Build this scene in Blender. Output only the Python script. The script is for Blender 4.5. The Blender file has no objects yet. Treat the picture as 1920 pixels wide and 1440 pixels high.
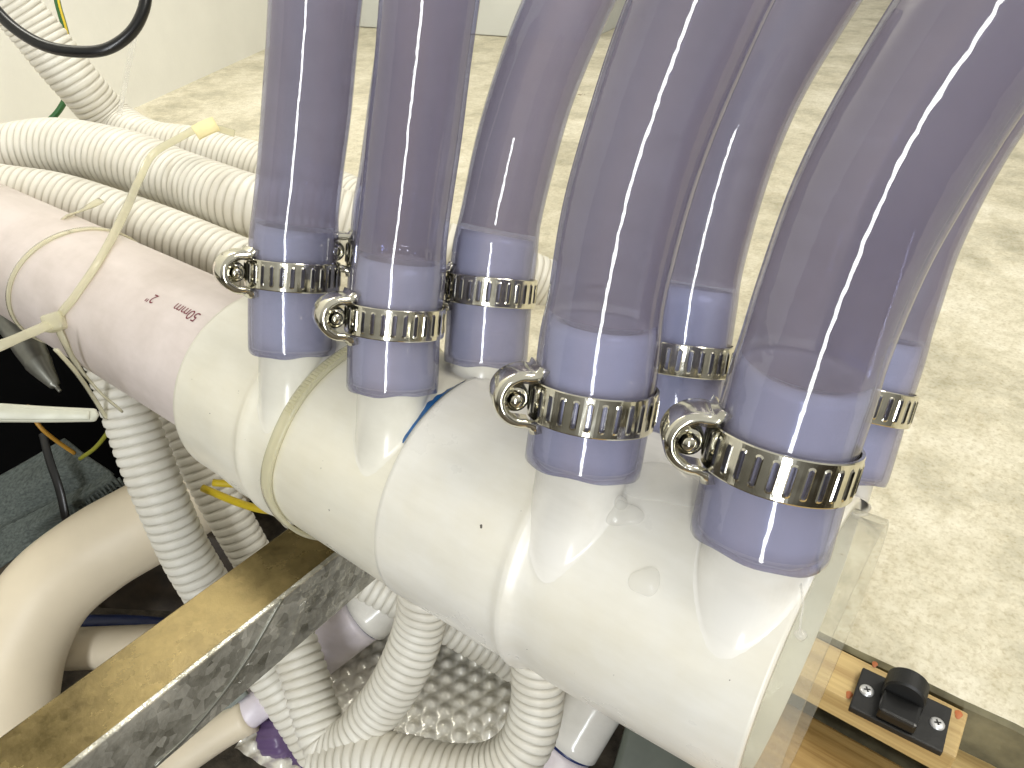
import bpy, bmesh, math, random
import numpy as np
from mathutils import Vector, Matrix
random.seed(7); RNG = np.random.default_rng(7)
sc = bpy.context.scene
COL = sc.collection

# ------------------------------------------------------------------ camera
CAM = np.array([0.0, 0.0, 0.22])
FPX, CX, CY = 1400.0, 960.0, 720.0
def nrm(v):
    v = np.array(v, float); return v/np.linalg.norm(v)
_a = nrm((-1228-CX, CY+185, FPX)); _c = nrm((2236-CX, CY+254, FPX)); _c = nrm(_c-(_a@_c)*_a)
_X = -_a; _Z = np.cross(_X, _c); _Z = -_Z if _Z[1] < 0 else _Z
ROT = np.array([_X, _c, _Z])                # camera (right, up, forward) -> world
RIGHT, UPV, FWD = ROT[:, 0], ROT[:, 1], ROT[:, 2]
cam_d = bpy.data.cameras.new('camera'); cam = bpy.data.objects.new('camera', cam_d); COL.objects.link(cam)
cam_d.sensor_width = 36.0; cam_d.lens = 36.0*FPX/1920.0; cam_d.clip_start = 0.005; cam_d.clip_end = 50
M3 = Matrix(((RIGHT[0], UPV[0], -FWD[0]), (RIGHT[1], UPV[1], -FWD[1]), (RIGHT[2], UPV[2], -FWD[2])))
cam.matrix_world = Matrix.Translation(CAM) @ M3.to_4x4()
sc.camera = cam

# ------------------------------------------------------------------ world, lamps, exposure
w = bpy.data.worlds.new('World'); sc.world = w; w.use_nodes = True
wn = w.node_tree.nodes; wl = w.node_tree.links; wn.clear()
wo = wn.new('ShaderNodeOutputWorld'); wb = wn.new('ShaderNodeBackground')
tc = wn.new('ShaderNodeTexCoord'); sx = wn.new('ShaderNodeSeparateXYZ'); rp = wn.new('ShaderNodeValToRGB')
mr = wn.new('ShaderNodeMapRange'); mr.inputs[1].default_value = -1; mr.inputs[2].default_value = 1
wl.new(tc.outputs['Generated'], sx.inputs[0]); wl.new(sx.outputs['Z'], mr.inputs[0]); wl.new(mr.outputs[0], rp.inputs[0])
rp.color_ramp.elements[0].position = 0.40; rp.color_ramp.elements[0].color = (0.06, 0.05, 0.036, 1)
rp.color_ramp.elements[1].position = 0.75; rp.color_ramp.elements[1].color = (0.95, 0.93, 0.85, 1)
wl.new(rp.outputs[0], wb.inputs['Color']); wb.inputs['Strength'].default_value = 0.62
wl.new(wb.outputs[0], wo.inputs[0])

def area(name, loc, target, sxx, syy, power, color):
    d = bpy.data.lights.new(name, 'AREA'); d.shape = 'RECTANGLE'; d.size = sxx; d.size_y = syy
    d.energy = power; d.color = color
    o = bpy.data.objects.new(name, d); COL.objects.link(o); o.location = loc
    o.rotation_euler = (Vector(target)-Vector(loc)).to_track_quat('-Z', 'Y').to_euler()
    return o
area('ceiling_lamp', (0.42, 0.42, 1.05), (-0.05, 0.22, 0.0), 0.6, 0.45, 8.5, (1.0, 0.955, 0.86))
area('tall_window', (0.50, -1.06, 0.37), (-0.1, 0.12, 0.2), 0.12, 1.25, 15, (0.94, 0.97, 1.0))
area('corner_lamp', (-0.66, 0.30, 0.80), (-1.0, 0.55, 0.25), 0.25, 0.25, 4.0, (1.0, 0.965, 0.87))

sc.view_settings.view_transform = 'Standard'; sc.view_settings.look = 'None'
sc.view_settings.exposure = 0.0; sc.view_settings.gamma = 1.0
sc.cycles.use_denoising = True; sc.cycles.use_adaptive_sampling = True; sc.cycles.adaptive_threshold = 0.035
sc.cycles.transparent_max_bounces = 16; sc.cycles.max_bounces = 5; sc.cycles.diffuse_bounces = 3; sc.cycles.glossy_bounces = 3
sc.cycles.sample_clamp_indirect = 6.0

# ------------------------------------------------------------------ pixel -> place helpers
def ray(px, py): return ROT @ np.array([(px-CX)/FPX, (CY-py)/FPX, 1.0])
def W(px, py, d): return CAM + ray(px, py)*d
def Wz(px, py, z):
    r = ray(px, py); return CAM + r*((z-CAM[2])/r[2])
def Wx(px, py, x):
    r = ray(px, py); return CAM + r*((x-CAM[0])/r[0])
def Wy(px, py, y):
    r = ray(px, py); return CAM + r*((y-CAM[1])/r[1])

# ------------------------------------------------------------------ materials
def mat(name):
    m = bpy.data.materials.new(name); m.use_nodes = True
    nt = m.node_tree; b = nt.nodes['Principled BSDF']
    return m, nt, b
def N(nt, t, **k):
    n = nt.nodes.new(t)
    for a, v in k.items(): setattr(n, a, v)
    return n
def noise(nt, scale, detail=4, rough=0.55, coord='Object', stretch=None):
    t = N(nt, 'ShaderNodeTexCoord'); n = N(nt, 'ShaderNodeTexNoise')
    n.inputs['Scale'].default_value = scale; n.inputs['Detail'].default_value = detail; n.inputs['Roughness'].default_value = rough
    if stretch:
        mp = N(nt, 'ShaderNodeMapping'); mp.inputs['Scale'].default_value = stretch
        nt.links.new(t.outputs[coord], mp.inputs[0]); nt.links.new(mp.outputs[0], n.inputs['Vector'])
    else: nt.links.new(t.outputs[coord], n.inputs['Vector'])
    return n
def ramp(nt, src, stops):
    r = N(nt, 'ShaderNodeValToRGB'); e = r.color_ramp.elements
    while len(e) < len(stops): e.new(0.5)
    for i, (p, c) in enumerate(stops):
        e[i].position = p; e[i].color = (*c, 1) if len(c) == 3 else c
    nt.links.new(src, r.inputs[0]); return r
def mixc(nt, fac, c1, c2, mode='MIX'):
    m = N(nt, 'ShaderNodeMixRGB', blend_type=mode)
    for i, v in ((0, fac), (1, c1), (2, c2)):
        if hasattr(v, 'links'): nt.links.new(v, m.inputs[i])
        elif isinstance(v, tuple): m.inputs[i].default_value = (*v, 1)
        else: m.inputs[i].default_value = v
    return m.outputs[0]
def bump(nt, b, h, strength, dist):
    n = N(nt, 'ShaderNodeBump'); n.inputs['Strength'].default_value = strength; n.inputs['Distance'].default_value = dist
    nt.links.new(h, n.inputs['Height']); nt.links.new(n.outputs[0], b.inputs['Normal'])
def plain(name, col, rough=0.45, metal=0.0, var=0.12, scale=60, bumps=0.0, coat=0.0, bscale=300):
    m, nt, b = mat(name)
    n = noise(nt, scale)
    r = ramp(nt, n.outputs['Fac'], [(0.3, tuple(c*(1-var) for c in col)), (0.7, tuple(min(1, c*(1+var)) for c in col))])
    nt.links.new(r.outputs[0], b.inputs['Base Color'])
    b.inputs['Roughness'].default_value = rough; b.inputs['Metallic'].default_value = metal
    b.inputs['Coat Weight'].default_value = coat; b.inputs['Coat Roughness'].default_value = 0.08
    if bumps:
        n2 = noise(nt, bscale, 3); bump(nt, b, n2.outputs['Fac'], bumps, 0.001)
    return m
def pvc(name, col, rough, specks=True, dirt=0.15, stain=(0.62, 0.55, 0.36)):
    m, nt, b = mat(name)
    n = noise(nt, 22, 6, 0.6)
    r = ramp(nt, n.outputs['Fac'], [(0.42, (0, 0, 0)), (0.75, (1, 1, 1))])
    mm = N(nt, 'ShaderNodeMath', operation='MULTIPLY'); mm.inputs[1].default_value = dirt*3
    nt.links.new(r.outputs[0], mm.inputs[0])
    c = mixc(nt, mm.outputs[0], col, stain)
    sm = noise(nt, 9, 5, 0.65, stretch=(1, 5, 5))
    rs = ramp(nt, sm.outputs['Fac'], [(0.35, (0.88, 0.875, 0.86)), (0.62, (1, 1, 1))])
    c = mixc(nt, 1.0, c, rs.outputs[0], 'MULTIPLY')
    if specks:
        t = N(nt, 'ShaderNodeTexCoord'); v = N(nt, 'ShaderNodeTexVoronoi'); v.inputs['Scale'].default_value = 210
        dn = noise(nt, 700, 2); md = mixc(nt, 0.0015, t.outputs['Object'], dn.outputs['Color'], 'ADD')
        nt.links.new(md, v.inputs['Vector'])
        lt = N(nt, 'ShaderNodeMath', operation='LESS_THAN'); nt.links.new(v.outputs['Distance'], lt.inputs[0])
        # only some cells carry a speck, of varied size
        sp = N(nt, 'ShaderNodeSeparateColor'); nt.links.new(v.outputs['Color'], sp.inputs[0])
        sz = N(nt, 'ShaderNodeMapRange'); sz.inputs[1].default_value = 0.55; sz.inputs[2].default_value = 1.0
        sz.inputs[3].default_value = 0.0; sz.inputs[4].default_value = 0.085
        nt.links.new(sp.outputs[0], sz.inputs[0]); nt.links.new(sz.outputs[0], lt.inputs[1])
        c = mixc(nt, lt.outputs[0], c, (0.10, 0.085, 0.07))
    nt.links.new(c, b.inputs['Base Color'])
    rr = ramp(nt, n.outputs['Fac'], [(0.3, (rough*0.8,)*3), (0.7, (rough*1.3,)*3)])
    nt.links.new(rr.outputs[0], b.inputs['Roughness'])
    n3 = noise(nt, 45, 3); bump(nt, b, n3.outputs['Fac'], 0.12, 0.002)
    b.inputs['Subsurface Weight'].default_value = 0.0
    return m
def clear_plastic(name, tint, body, cloud, rough=0.05, ior=1.5, streak=True, body2=None):
    """translucent plastic wall: part of the light passes straight through tinted, part is scattered by the milky body, the skin is glossy"""
    m = bpy.data.materials.new(name); m.use_nodes = True; nt = m.node_tree; nt.nodes.clear(); L = nt.links
    out = N(nt, 'ShaderNodeOutputMaterial')
    tr = N(nt, 'ShaderNodeBsdfTransparent'); tr.inputs[0].default_value = (*tint, 1)
    df = N(nt, 'ShaderNodeBsdfDiffuse'); tl = N(nt, 'ShaderNodeBsdfTranslucent')
    for s in (df, tl): s.inputs['Color'].default_value = (*body, 1)
    if body2:                                  # faint lengthwise extrusion streaks
        at = N(nt, 'ShaderNodeVertexColor'); at.layer_name = 'streak'; bc = mixc(nt, at.outputs['Color'], body, body2)
        for s in (df, tl): L.new(bc, s.inputs['Color'])
    md = N(nt, 'ShaderNodeMixShader'); md.inputs[0].default_value = 0.5; L.new(df.outputs[0], md.inputs[1]); L.new(tl.outputs[0], md.inputs[2])
    mx = N(nt, 'ShaderNodeMixShader')
    if streak:
        n = noise(nt, 60, 3, stretch=(1, 1, 1)); r = ramp(nt, n.outputs['Fac'], [(0.3, (cloud*0.88,)*3), (0.7, (min(1, cloud*1.1),)*3)])
        L.new(r.outputs[0], mx.inputs[0])
    else: mx.inputs[0].default_value = cloud
    L.new(tr.outputs[0], mx.inputs[1]); L.new(md.outputs[0], mx.inputs[2])
    gl = N(nt, 'ShaderNodeBsdfGlossy'); gl.inputs['Roughness'].default_value = rough
    fr = N(nt, 'ShaderNodeFresnel'); ge = N(nt, 'ShaderNodeNewGeometry'); im = N(nt, 'ShaderNodeMapRange')
    im.inputs[3].default_value = ior; im.inputs[4].default_value = 1/ior      # the wall is thin: same reflection on both of its skins
    L.new(ge.outputs['Backfacing'], im.inputs[0]); L.new(im.outputs[0], fr.inputs['IOR'])
    bp = N(nt, 'ShaderNodeBump'); bp.inputs['Strength'].default_value = 0.10; bp.inputs['Distance'].default_value = 0.001
    nb = noise(nt, 170, 2); L.new(nb.outputs['Fac'], bp.inputs['Height']); L.new(bp.outputs[0], gl.inputs['Normal'])
    m2 = N(nt, 'ShaderNodeMixShader'); L.new(fr.outputs[0], m2.inputs[0]); L.new(mx.outputs[0], m2.inputs[1]); L.new(gl.outputs[0], m2.inputs[2])
    L.new(m2.outputs[0], out.inputs[0])
    return m

MAT = {}
MAT['pvc'] = pvc('white_pvc', (0.80, 0.785, 0.73), 0.28)
MAT['pvc_warm_lit'] = pvc('white_pvc_warm_lit', (0.765, 0.74, 0.64), 0.30)  # same white PVC, with the creamier light at left put into its colour
MAT['pvc_pink'] = pvc('pinkish_pvc', (0.70, 0.62, 0.585), 0.38, specks=False, dirt=0.28, stain=(0.50, 0.43, 0.38))
MAT['lavender'] = pvc('lavender_pvc', (0.80, 0.74, 0.82), 0.35, specks=False)
MAT['stub'] = pvc('stub_pvc', (0.82, 0.80, 0.745), 0.16, specks=False, dirt=0.04)
MAT['stub_warm_lit'] = pvc('stub_pvc_warm_lit', (0.78, 0.757, 0.665), 0.20, specks=False, dirt=0.06)  # stub PVC tinted to match the warm light painted on the coupling
MAT['hose'] = clear_plastic('hose_wall', (0.70, 0.73, 0.90), (0.34, 0.33, 0.40), 0.30, 0.04, 1.58, body2=(0.50, 0.41, 0.41))
MAT['hose_in'] = clear_plastic('hose_bore', (0.92, 0.91, 0.95), (0.58, 0.52, 0.50), 0.50, 0.25, 1.10)
MAT['hose_contact'] = clear_plastic('hose_bore_on_stub', (0.93, 0.94, 0.98), (0.5, 0.5, 0.6), 0.06, 0.3, 1.05)
MAT['film'] = clear_plastic('clear_collar_plastic', (0.99, 0.99, 0.97), (0.85, 0.85, 0.80), 0.12, 0.06, 1.22, streak=False)
MAT['glue'] = clear_plastic('hot_glue', (0.995, 0.995, 0.99), (0.92, 0.91, 0.88), 0.25, 0.10, 1.3)
MAT['tie'] = clear_plastic('nylon_tie', (0.97, 0.96, 0.86), (0.90, 0.87, 0.70), 0.58, 0.22)
MAT['tie_pale'] = plain('pale_nylon', (0.52, 0.52, 0.42), 0.35, var=0.08, scale=120)
MAT['ink'] = plain('purple_ink', (0.17, 0.02, 0.035), 0.6)
MAT['blue'] = plain('blue_glue', (0.01, 0.09, 0.26), 0.25, var=0.4, scale=200)
MAT['darkblue'] = plain('dark_blue_primer', (0.008, 0.02, 0.10), 0.35)
MAT['black'] = plain('black_rubber', (0.006, 0.006, 0.0055), 0.5, var=0.3, bumps=0.15)
MAT['cable_black'] = plain('black_sheath', (0.006, 0.006, 0.006), 0.28)
MAT['void'] = plain('pit_shade_black', (0.002, 0.002, 0.002), 0.9)  # near-black colour painted as the deep shade of the pit
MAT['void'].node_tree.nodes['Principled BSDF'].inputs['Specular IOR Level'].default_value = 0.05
MAT['green'] = plain('green_sheath', (0.02, 0.10, 0.025), 0.35)
MAT['yellow'] = plain('yellow_sheath', (0.62, 0.46, 0.02), 0.35)
MAT['orange'] = plain('orange_sheath', (0.42, 0.22, 0.03), 0.4)
MAT['olive'] = plain('olive_sheath', (0.25, 0.25, 0.03), 0.4)
MAT['bluehose'] = plain('blue_hose_rubber', (0.02, 0.035, 0.13), 0.4)
MAT['purple'] = plain('purple_plastic', (0.12, 0.075, 0.17), 0.35, bumps=0.2)
MAT['cream_hose'] = plain('cream_vinyl', (0.74, 0.65, 0.49), 0.42, var=0.05, scale=25, bumps=0.10, bscale=120)
MAT['grey_wrap'] = plain('grey_wrap', (0.20, 0.22, 0.20), 0.6, var=0.25, bumps=0.3)
MAT['nozzle'] = plain('dull_metal', (0.22, 0.22, 0.19), 0.35, metal=0.7, var=0.25)
MAT['grey_board'] = plain('grey_board_paint', (0.16, 0.18, 0.145), 0.5, var=0.25, scale=30)
MAT['wall'] = plain('white_plaster', (0.86, 0.85, 0.79), 0.8, var=0.04, scale=10, bumps=0.25, bscale=180)
MAT['panel'] = plain('white_cabinet_paint', (0.58, 0.59, 0.56), 0.5, var=0.04, scale=10)
MAT['foam'] = plain('yellow_foam', (0.80, 0.70, 0.38), 0.8, bumps=0.5)
MAT['screw'] = plain('zinc_screw', (0.72, 0.72, 0.72), 0.3, metal=0.6)

def corr_mat():
    m, nt, b = mat('white_ribbed_vinyl')
    n = noise(nt, 40, 5); r = ramp(nt, n.outputs['Fac'], [(0.3, (0.70, 0.665, 0.57)), (0.7, (0.82, 0.80, 0.72))])
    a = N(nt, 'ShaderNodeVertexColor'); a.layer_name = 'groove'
    g = mixc(nt, a.outputs['Color'], r.outputs[0], (0.33, 0.29, 0.21))   # browner and darker in the grooves
    nt.links.new(g, b.inputs['Base Color']); b.inputs['Roughness'].default_value = 0.45
    n2 = noise(nt, 260, 3); bump(nt, b, n2.outputs['Fac'], 0.25, 0.001)
    return m
MAT['corr'] = corr_mat()

def steel_mat():
    m, nt, b = mat('clamp_steel')
    n = noise(nt, 120, 3); r = ramp(nt, n.outputs['Fac'], [(0.3, (0.60, 0.575, 0.47)), (0.7, (0.82, 0.795, 0.69))])
    nt.links.new(r.outputs[0], b.inputs['Base Color']); b.inputs['Metallic'].default_value = 1.0
    b.inputs['Roughness'].default_value = 0.13
    n2 = noise(nt, 90, 2); bump(nt, b, n2.outputs['Fac'], 0.25, 0.002)
    return m
MAT['steel'] = steel_mat()

def galv(name, c1, c2, rough, metal, scale, bst, sp=0.45):
    m, nt, b = mat(name)
    v = N(nt, 'ShaderNodeTexVoronoi'); v.inputs['Scale'].default_value = scale
    t = N(nt, 'ShaderNodeTexCoord'); dn = noise(nt, 30, 3)
    md = mixc(nt, 0.01, t.outputs['Object'], dn.outputs['Color'], 'ADD'); nt.links.new(md, v.inputs['Vector'])
    n = noise(nt, 35, 6, 0.65)
    mx = mixc(nt, sp, n.outputs['Fac'], v.outputs['Color'])
    r = ramp(nt, mx, [(0.3, c1), (0.68, c2)]); nt.links.new(r.outputs[0], b.inputs['Base Color'])
    b.inputs['Metallic'].default_value = metal
    rr = ramp(nt, n.outputs['Fac'], [(0.3, (rough*0.6,)*3), (0.7, (rough*1.5,)*3)]); nt.links.new(rr.outputs[0], b.inputs['Roughness'])
    bump(nt, b, mx, bst, 0.003)
    return m
MAT['galv'] = galv('galvanised_steel', (0.20, 0.19, 0.15), (0.92, 0.90, 0.80), 0.18, 0.6, 300, 1.0, 0.22)
MAT['brass'] = galv('tarnished_galvanised_top', (0.07, 0.05, 0.014), (0.29, 0.22, 0.09), 0.28, 0.6, 420, 0.10, 0.06)
MAT['foil'] = galv('embossed_aluminium', (0.86, 0.83, 0.72), (0.96, 0.94, 0.86), 0.20, 0.2, 200, 0.15)

def concrete():
    m, nt, b = mat('worn_concrete')
    n1 = noise(nt, 14, 7, 0.7); n2 = noise(nt, 190, 7, 0.75, stretch=(1.0, 0.75, 1)); n3 = noise(nt, 3.0, 5, 0.6); n5 = noise(nt, 520, 3, 0.6)
    r1 = ramp(nt, n1.outputs['Fac'], [(0.32, (0.50, 0.47, 0.36)), (0.5, (0.76, 0.715, 0.57)), (0.66, (0.88, 0.84, 0.71))])
    r2 = ramp(nt, n2.outputs['Fac'], [(0.30, (0.72, 0.675, 0.57)), (0.55, (1, 1, 1))])
    c = mixc(nt, 0.65, r1.outputs[0], r2.outputs[0], 'MULTIPLY')
    r5 = ramp(nt, n5.outputs['Fac'], [(0.33, (0.70, 0.66, 0.56)), (0.50, (1, 1, 1))])
    c = mixc(nt, 0.6, c, r5.outputs[0], 'MULTIPLY')
    r3 = ramp(nt, n3.outputs['Fac'], [(0.35, (0.74, 0.73, 0.68)), (0.65, (1, 1, 1))])
    c = mixc(nt, 0.6, c, r3.outputs[0], 'MULTIPLY')
    t = N(nt, 'ShaderNodeTexCoord'); v = N(nt, 'ShaderNodeTexVoronoi', feature='DISTANCE_TO_EDGE'); v.inputs['Scale'].default_value = 120
    dn = noise(nt, 160, 5); md = mixc(nt, 0.012, t.outputs['Object'], dn.outputs['Color'], 'ADD'); nt.links.new(md, v.inputs['Vector'])
    rc = ramp(nt, v.outputs['Distance'], [(0.0, (1, 1, 1)), (0.05, (0, 0, 0))])
    n6 = noise(nt, 45, 7, 0.75); r6 = ramp(nt, n6.outputs['Fac'], [(0.36, (0.66, 0.64, 0.56)), (0.56, (1, 1, 1))]); c = mixc(nt, 0.45, c, r6.outputs[0], 'MULTIPLY')
    n4 = noise(nt, 26, 4); rm = ramp(nt, n4.outputs['Fac'], [(0.48, (0, 0, 0)), (0.66, (0.38, 0.38, 0.38))])
    fc = mixc(nt, 1.0, rc.outputs[0], rm.outputs[0], 'MULTIPLY')
    c = mixc(nt, fc, c, (0.40, 0.32, 0.19))
    # a few dark pits and stains
    v2 = N(nt, 'ShaderNodeTexVoronoi'); v2.inputs['Scale'].default_value = 14; md2 = mixc(nt, 0.02, t.outputs['Object'], dn.outputs['Color'], 'ADD'); nt.links.new(md2, v2.inputs['Vector'])
    sp = N(nt, 'ShaderNodeSeparateColor'); nt.links.new(v2.outputs['Color'], sp.inputs[0])
    sz = N(nt, 'ShaderNodeMapRange'); sz.inputs[1].default_value = 0.5; sz.inputs[2].default_value = 1.0; sz.inputs[3].default_value = 0.0; sz.inputs[4].default_value = 0.055
    nt.links.new(sp.outputs[0], sz.inputs[0]); lt = N(nt, 'ShaderNodeMath', operation='LESS_THAN'); nt.links.new(v2.outputs['Distance'], lt.inputs[0]); nt.links.new(sz.outputs[0], lt.inputs[1])
    c = mixc(nt, lt.outputs[0], c, (0.22, 0.17, 0.09))
    nt.links.new(c, b.inputs['Base Color']); b.inputs['Roughness'].default_value = 0.75
    bump(nt, b, n2.outputs['Fac'], 0.3, 0.002)
    return m
MAT['concrete'] = concrete()

def wood(name, c1, c2, axis='X', scale=1.0):
    m, nt, b = mat(name)
    st = {'X': (14, 420, 420), 'Y': (110, 6, 110)}[axis]
    st = tuple(s*scale for s in st)
    n = noise(nt, 1.0, 6, 0.6, stretch=st)
    n2 = noise(nt, 18, 3, stretch=(0.5, 2, 2) if axis == 'X' else (2, 0.5, 2))
    mx = mixc(nt, 0.35, n.outputs['Fac'], n2.outputs['Fac'])
    r = ramp(nt, mx, [(0.33, c1), (0.62, c2)]); nt.links.new(r.outputs[0], b.inputs['Base Color'])
    b.inputs['Roughness'].default_value = 0.5; bump(nt, b, n.outputs['Fac'], 0.25, 0.001)
    return m
MAT['wood'] = wood('yellow_pine', (0.24, 0.135, 0.035), (0.50, 0.34, 0.13))
MAT['wood_light'] = wood('pale_pine', (0.32, 0.20, 0.07), (0.58, 0.43, 0.19))
MAT['wood_dark'] = wood('dark_stained_board', (0.018, 0.012, 0.007), (0.07, 0.05, 0.03), 'Y')
MAT['pit'] = plain('pit_earth', (0.085, 0.07, 0.05), 0.8, var=0.6, scale=90, bumps=0.6)
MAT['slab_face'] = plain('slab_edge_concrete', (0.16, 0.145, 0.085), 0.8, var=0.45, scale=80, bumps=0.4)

def fabric():
    m, nt, b = mat('grey_woven_fabric')
    n = noise(nt, 1.0, 4, 0.6, stretch=(900, 60, 900)); r = ramp(nt, n.outputs['Fac'], [(0.3, (0.045, 0.055, 0.05)), (0.7, (0.13, 0.15, 0.135))])
    nt.links.new(r.outputs[0], b.inputs['Base Color']); b.inputs['Roughness'].default_value = 0.85
    bump(nt, b, n.outputs['Fac'], 0.6, 0.001); return m
MAT['fabric'] = fabric()

# ------------------------------------------------------------------ mesh helpers
def mesh_obj(name, verts, faces, m, parent=None, smooth=True, origin=None):
    verts = np.asarray(verts, float)
    me = bpy.data.meshes.new(name)
    off = np.zeros(3) if origin is None else np.asarray(origin, float)
    me.from_pydata([tuple(v) for v in (verts-off)], [], [tuple(f) for f in faces])
    me.materials.append(MAT[m]); 
    if smooth: me.polygons.foreach_set('use_smooth', [True]*len(me.polygons))
    me.update()
    o = bpy.data.objects.new(name, me); COL.objects.link(o); o.location = off
    if parent is not None: o.parent = parent; o.matrix_parent_inverse = parent_inv(parent)
    return o
def parent_inv(p):
    m = Matrix.LocRotScale(p.location, p.rotation_euler, p.scale) if p.rotation_mode != 'QUATERNION' else Matrix.LocRotScale(p.location, p.rotation_quaternion, p.scale)
    return m.inverted()
def empty(name, loc):
    o = bpy.data.objects.new(name, None); COL.objects.link(o); o.location = tuple(loc); o.empty_display_size = 0.01
    return o
def tag(o, label, cat, group=None):
    o['label'] = label; o['category'] = cat
    if group: o['group'] = group
    return o
def struct(o): o['kind'] = 'structure'; return o

def catmull(P, step):
    P = np.asarray(P, float); Q = np.vstack([2*P[0]-P[1], P, 2*P[-1]-P[-2]]); out = []
    for i in range(1, len(Q)-2):
        p0, p1, p2, p3 = Q[i-1:i+3]; t0 = 0
        t1 = t0+np.linalg.norm(p1-p0)**.5; t2 = t1+np.linalg.norm(p2-p1)**.5; t3 = t2+np.linalg.norm(p3-p2)**.5
        for t in np.linspace(t1, t2, 24, endpoint=False):
            A1 = (t1-t)/(t1-t0)*p0+(t-t0)/(t1-t0)*p1; A2 = (t2-t)/(t2-t1)*p1+(t-t1)/(t2-t1)*p2; A3 = (t3-t)/(t3-t2)*p2+(t-t2)/(t3-t2)*p3
            B1 = (t2-t)/(t2-t0)*A1+(t-t0)/(t2-t0)*A2; B2 = (t3-t)/(t3-t1)*A2+(t-t1)/(t3-t1)*A3
            out.append((t2-t)/(t2-t1)*B1+(t-t1)/(t2-t1)*B2)
    out.append(P[-1]); out = np.array(out)
    s = np.r_[0, np.cumsum(np.linalg.norm(np.diff(out, axis=0), axis=1))]
    n = max(3, int(s[-1]/step)+1); ss = np.linspace(0, s[-1], n)
    return np.stack([np.interp(ss, s, out[:, k]) for k in range(3)], 1), ss
def frames(C, ref=None):
    T = np.gradient(C, axis=0); T /= np.linalg.norm(T, axis=1)[:, None]
    u = np.array([0.31, 0.2, 0.93]) if ref is None else np.array(ref, float)
    U = np.zeros_like(C); V = np.zeros_like(C)
    for i in range(len(C)):
        u = u-(u@T[i])*T[i]; u /= np.linalg.norm(u); U[i] = u; V[i] = np.cross(T[i], u)
    return T, U, V
def grid_faces(nr, ns, closed=True, flip=False):
    F = []
    for i in range(nr-1):
        for j in range(ns if closed else ns-1):
            k = (j+1) % ns; f = (i*ns+j, i*ns+k, (i+1)*ns+k, (i+1)*ns+j)
            F.append(f[::-1] if flip else f)
    return F
def sweep(C, R, ns=24, cap=True, ref=None, rfun=None):
    """tube along centreline C, radius array R"""
    T, U, V = frames(C, ref); th = np.linspace(0, 2*np.pi, ns, endpoint=False)
    R = np.broadcast_to(np.asarray(R, float), (len(C),))
    rr = R[:, None]*np.ones(ns) if rfun is None else rfun(th)
    P = C[:, None]+rr[:, :, None]*(np.cos(th)[None, :, None]*U[:, None]+np.sin(th)[None, :, None]*V[:, None])
    verts = P.reshape(-1, 3); F = grid_faces(len(C), ns)
    if cap: F.append(tuple(range(ns))[::-1]); F.append(tuple(range((len(C)-1)*ns, len(C)*ns)))
    return verts, F
def tube(name, pts, radius, m, parent=None, ns=20, step=0.004, cap=True):
    C, s = catmull(pts, step); v, f = sweep(C, radius, ns, cap)
    return mesh_obj(name, v, f, m, parent, origin=C[0])
def PX(pts):           # list of (px,py,depth)
    return [W(*p) for p in pts]

def ribbed(name, pts, radius, label, pitch=0.0046, depth=0.0010, group='white ribbed hoses', ns=36, sharp=5.0):
    C, s = catmull(PX(pts), pitch/7); th = np.linspace(0, 2*np.pi, ns, endpoint=False)
    jit = np.interp(s, np.linspace(0, s[-1], 14), RNG.normal(0, 0.35, 14))
    ph = 2*np.pi*(s/pitch)[:, None]+th[None, :]+jit[:, None]
    g = (0.5-0.5*np.cos(ph))          # 0 at the groove, 1 on the rib
    prof = 1-(1-g)**sharp
    wob = 1+0.02*np.sin(3*th[None, :]+s[:, None]*30)+0.012*np.sin(s[:, None]*95+1.3)
    rr = radius*wob-depth*(1-prof)
    v, f = sweep(C, radius, ns, True, rfun=lambda t: rr)
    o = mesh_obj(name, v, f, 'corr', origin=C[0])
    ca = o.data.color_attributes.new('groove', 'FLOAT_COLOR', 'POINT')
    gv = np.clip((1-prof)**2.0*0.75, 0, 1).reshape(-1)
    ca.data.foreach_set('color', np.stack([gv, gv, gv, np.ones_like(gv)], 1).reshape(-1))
    tag(o, label, 'hose', group); return o

def strap(name, C, Nrm, width, thick, m, parent=None, wfun=None, bulge=0.0):
    """flat strip along C with face normals Nrm"""
    C = np.asarray(C); T = np.gradient(C, axis=0); T /= np.linalg.norm(T, axis=1)[:, None]
    Nn = Nrm-(np.sum(Nrm*T, 1)[:, None])*T; Nn /= np.linalg.norm(Nn, axis=1)[:, None]
    B = np.cross(T, Nn); n = len(C)
    ww = np.full(n, width) if wfun is None else wfun(np.linspace(0, 1, n))*width
    prof = [(-.5, 0), (-.42, .5), (0, .5+bulge), (.42, .5), (.5, 0), (.42, -.5), (0, -.5), (-.42, -.5)]
    V = np.concatenate([np.stack([C[i]+B[i]*ww[i]*a+Nn[i]*thick*b for a, b in prof]) for i in range(n)])
    F = grid_faces(n, 8); F.append(tuple(range(8))[::-1]); F.append(tuple(range((n-1)*8, n*8)))
    return mesh_obj(name, V, F, m, parent, origin=C[0])

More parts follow.
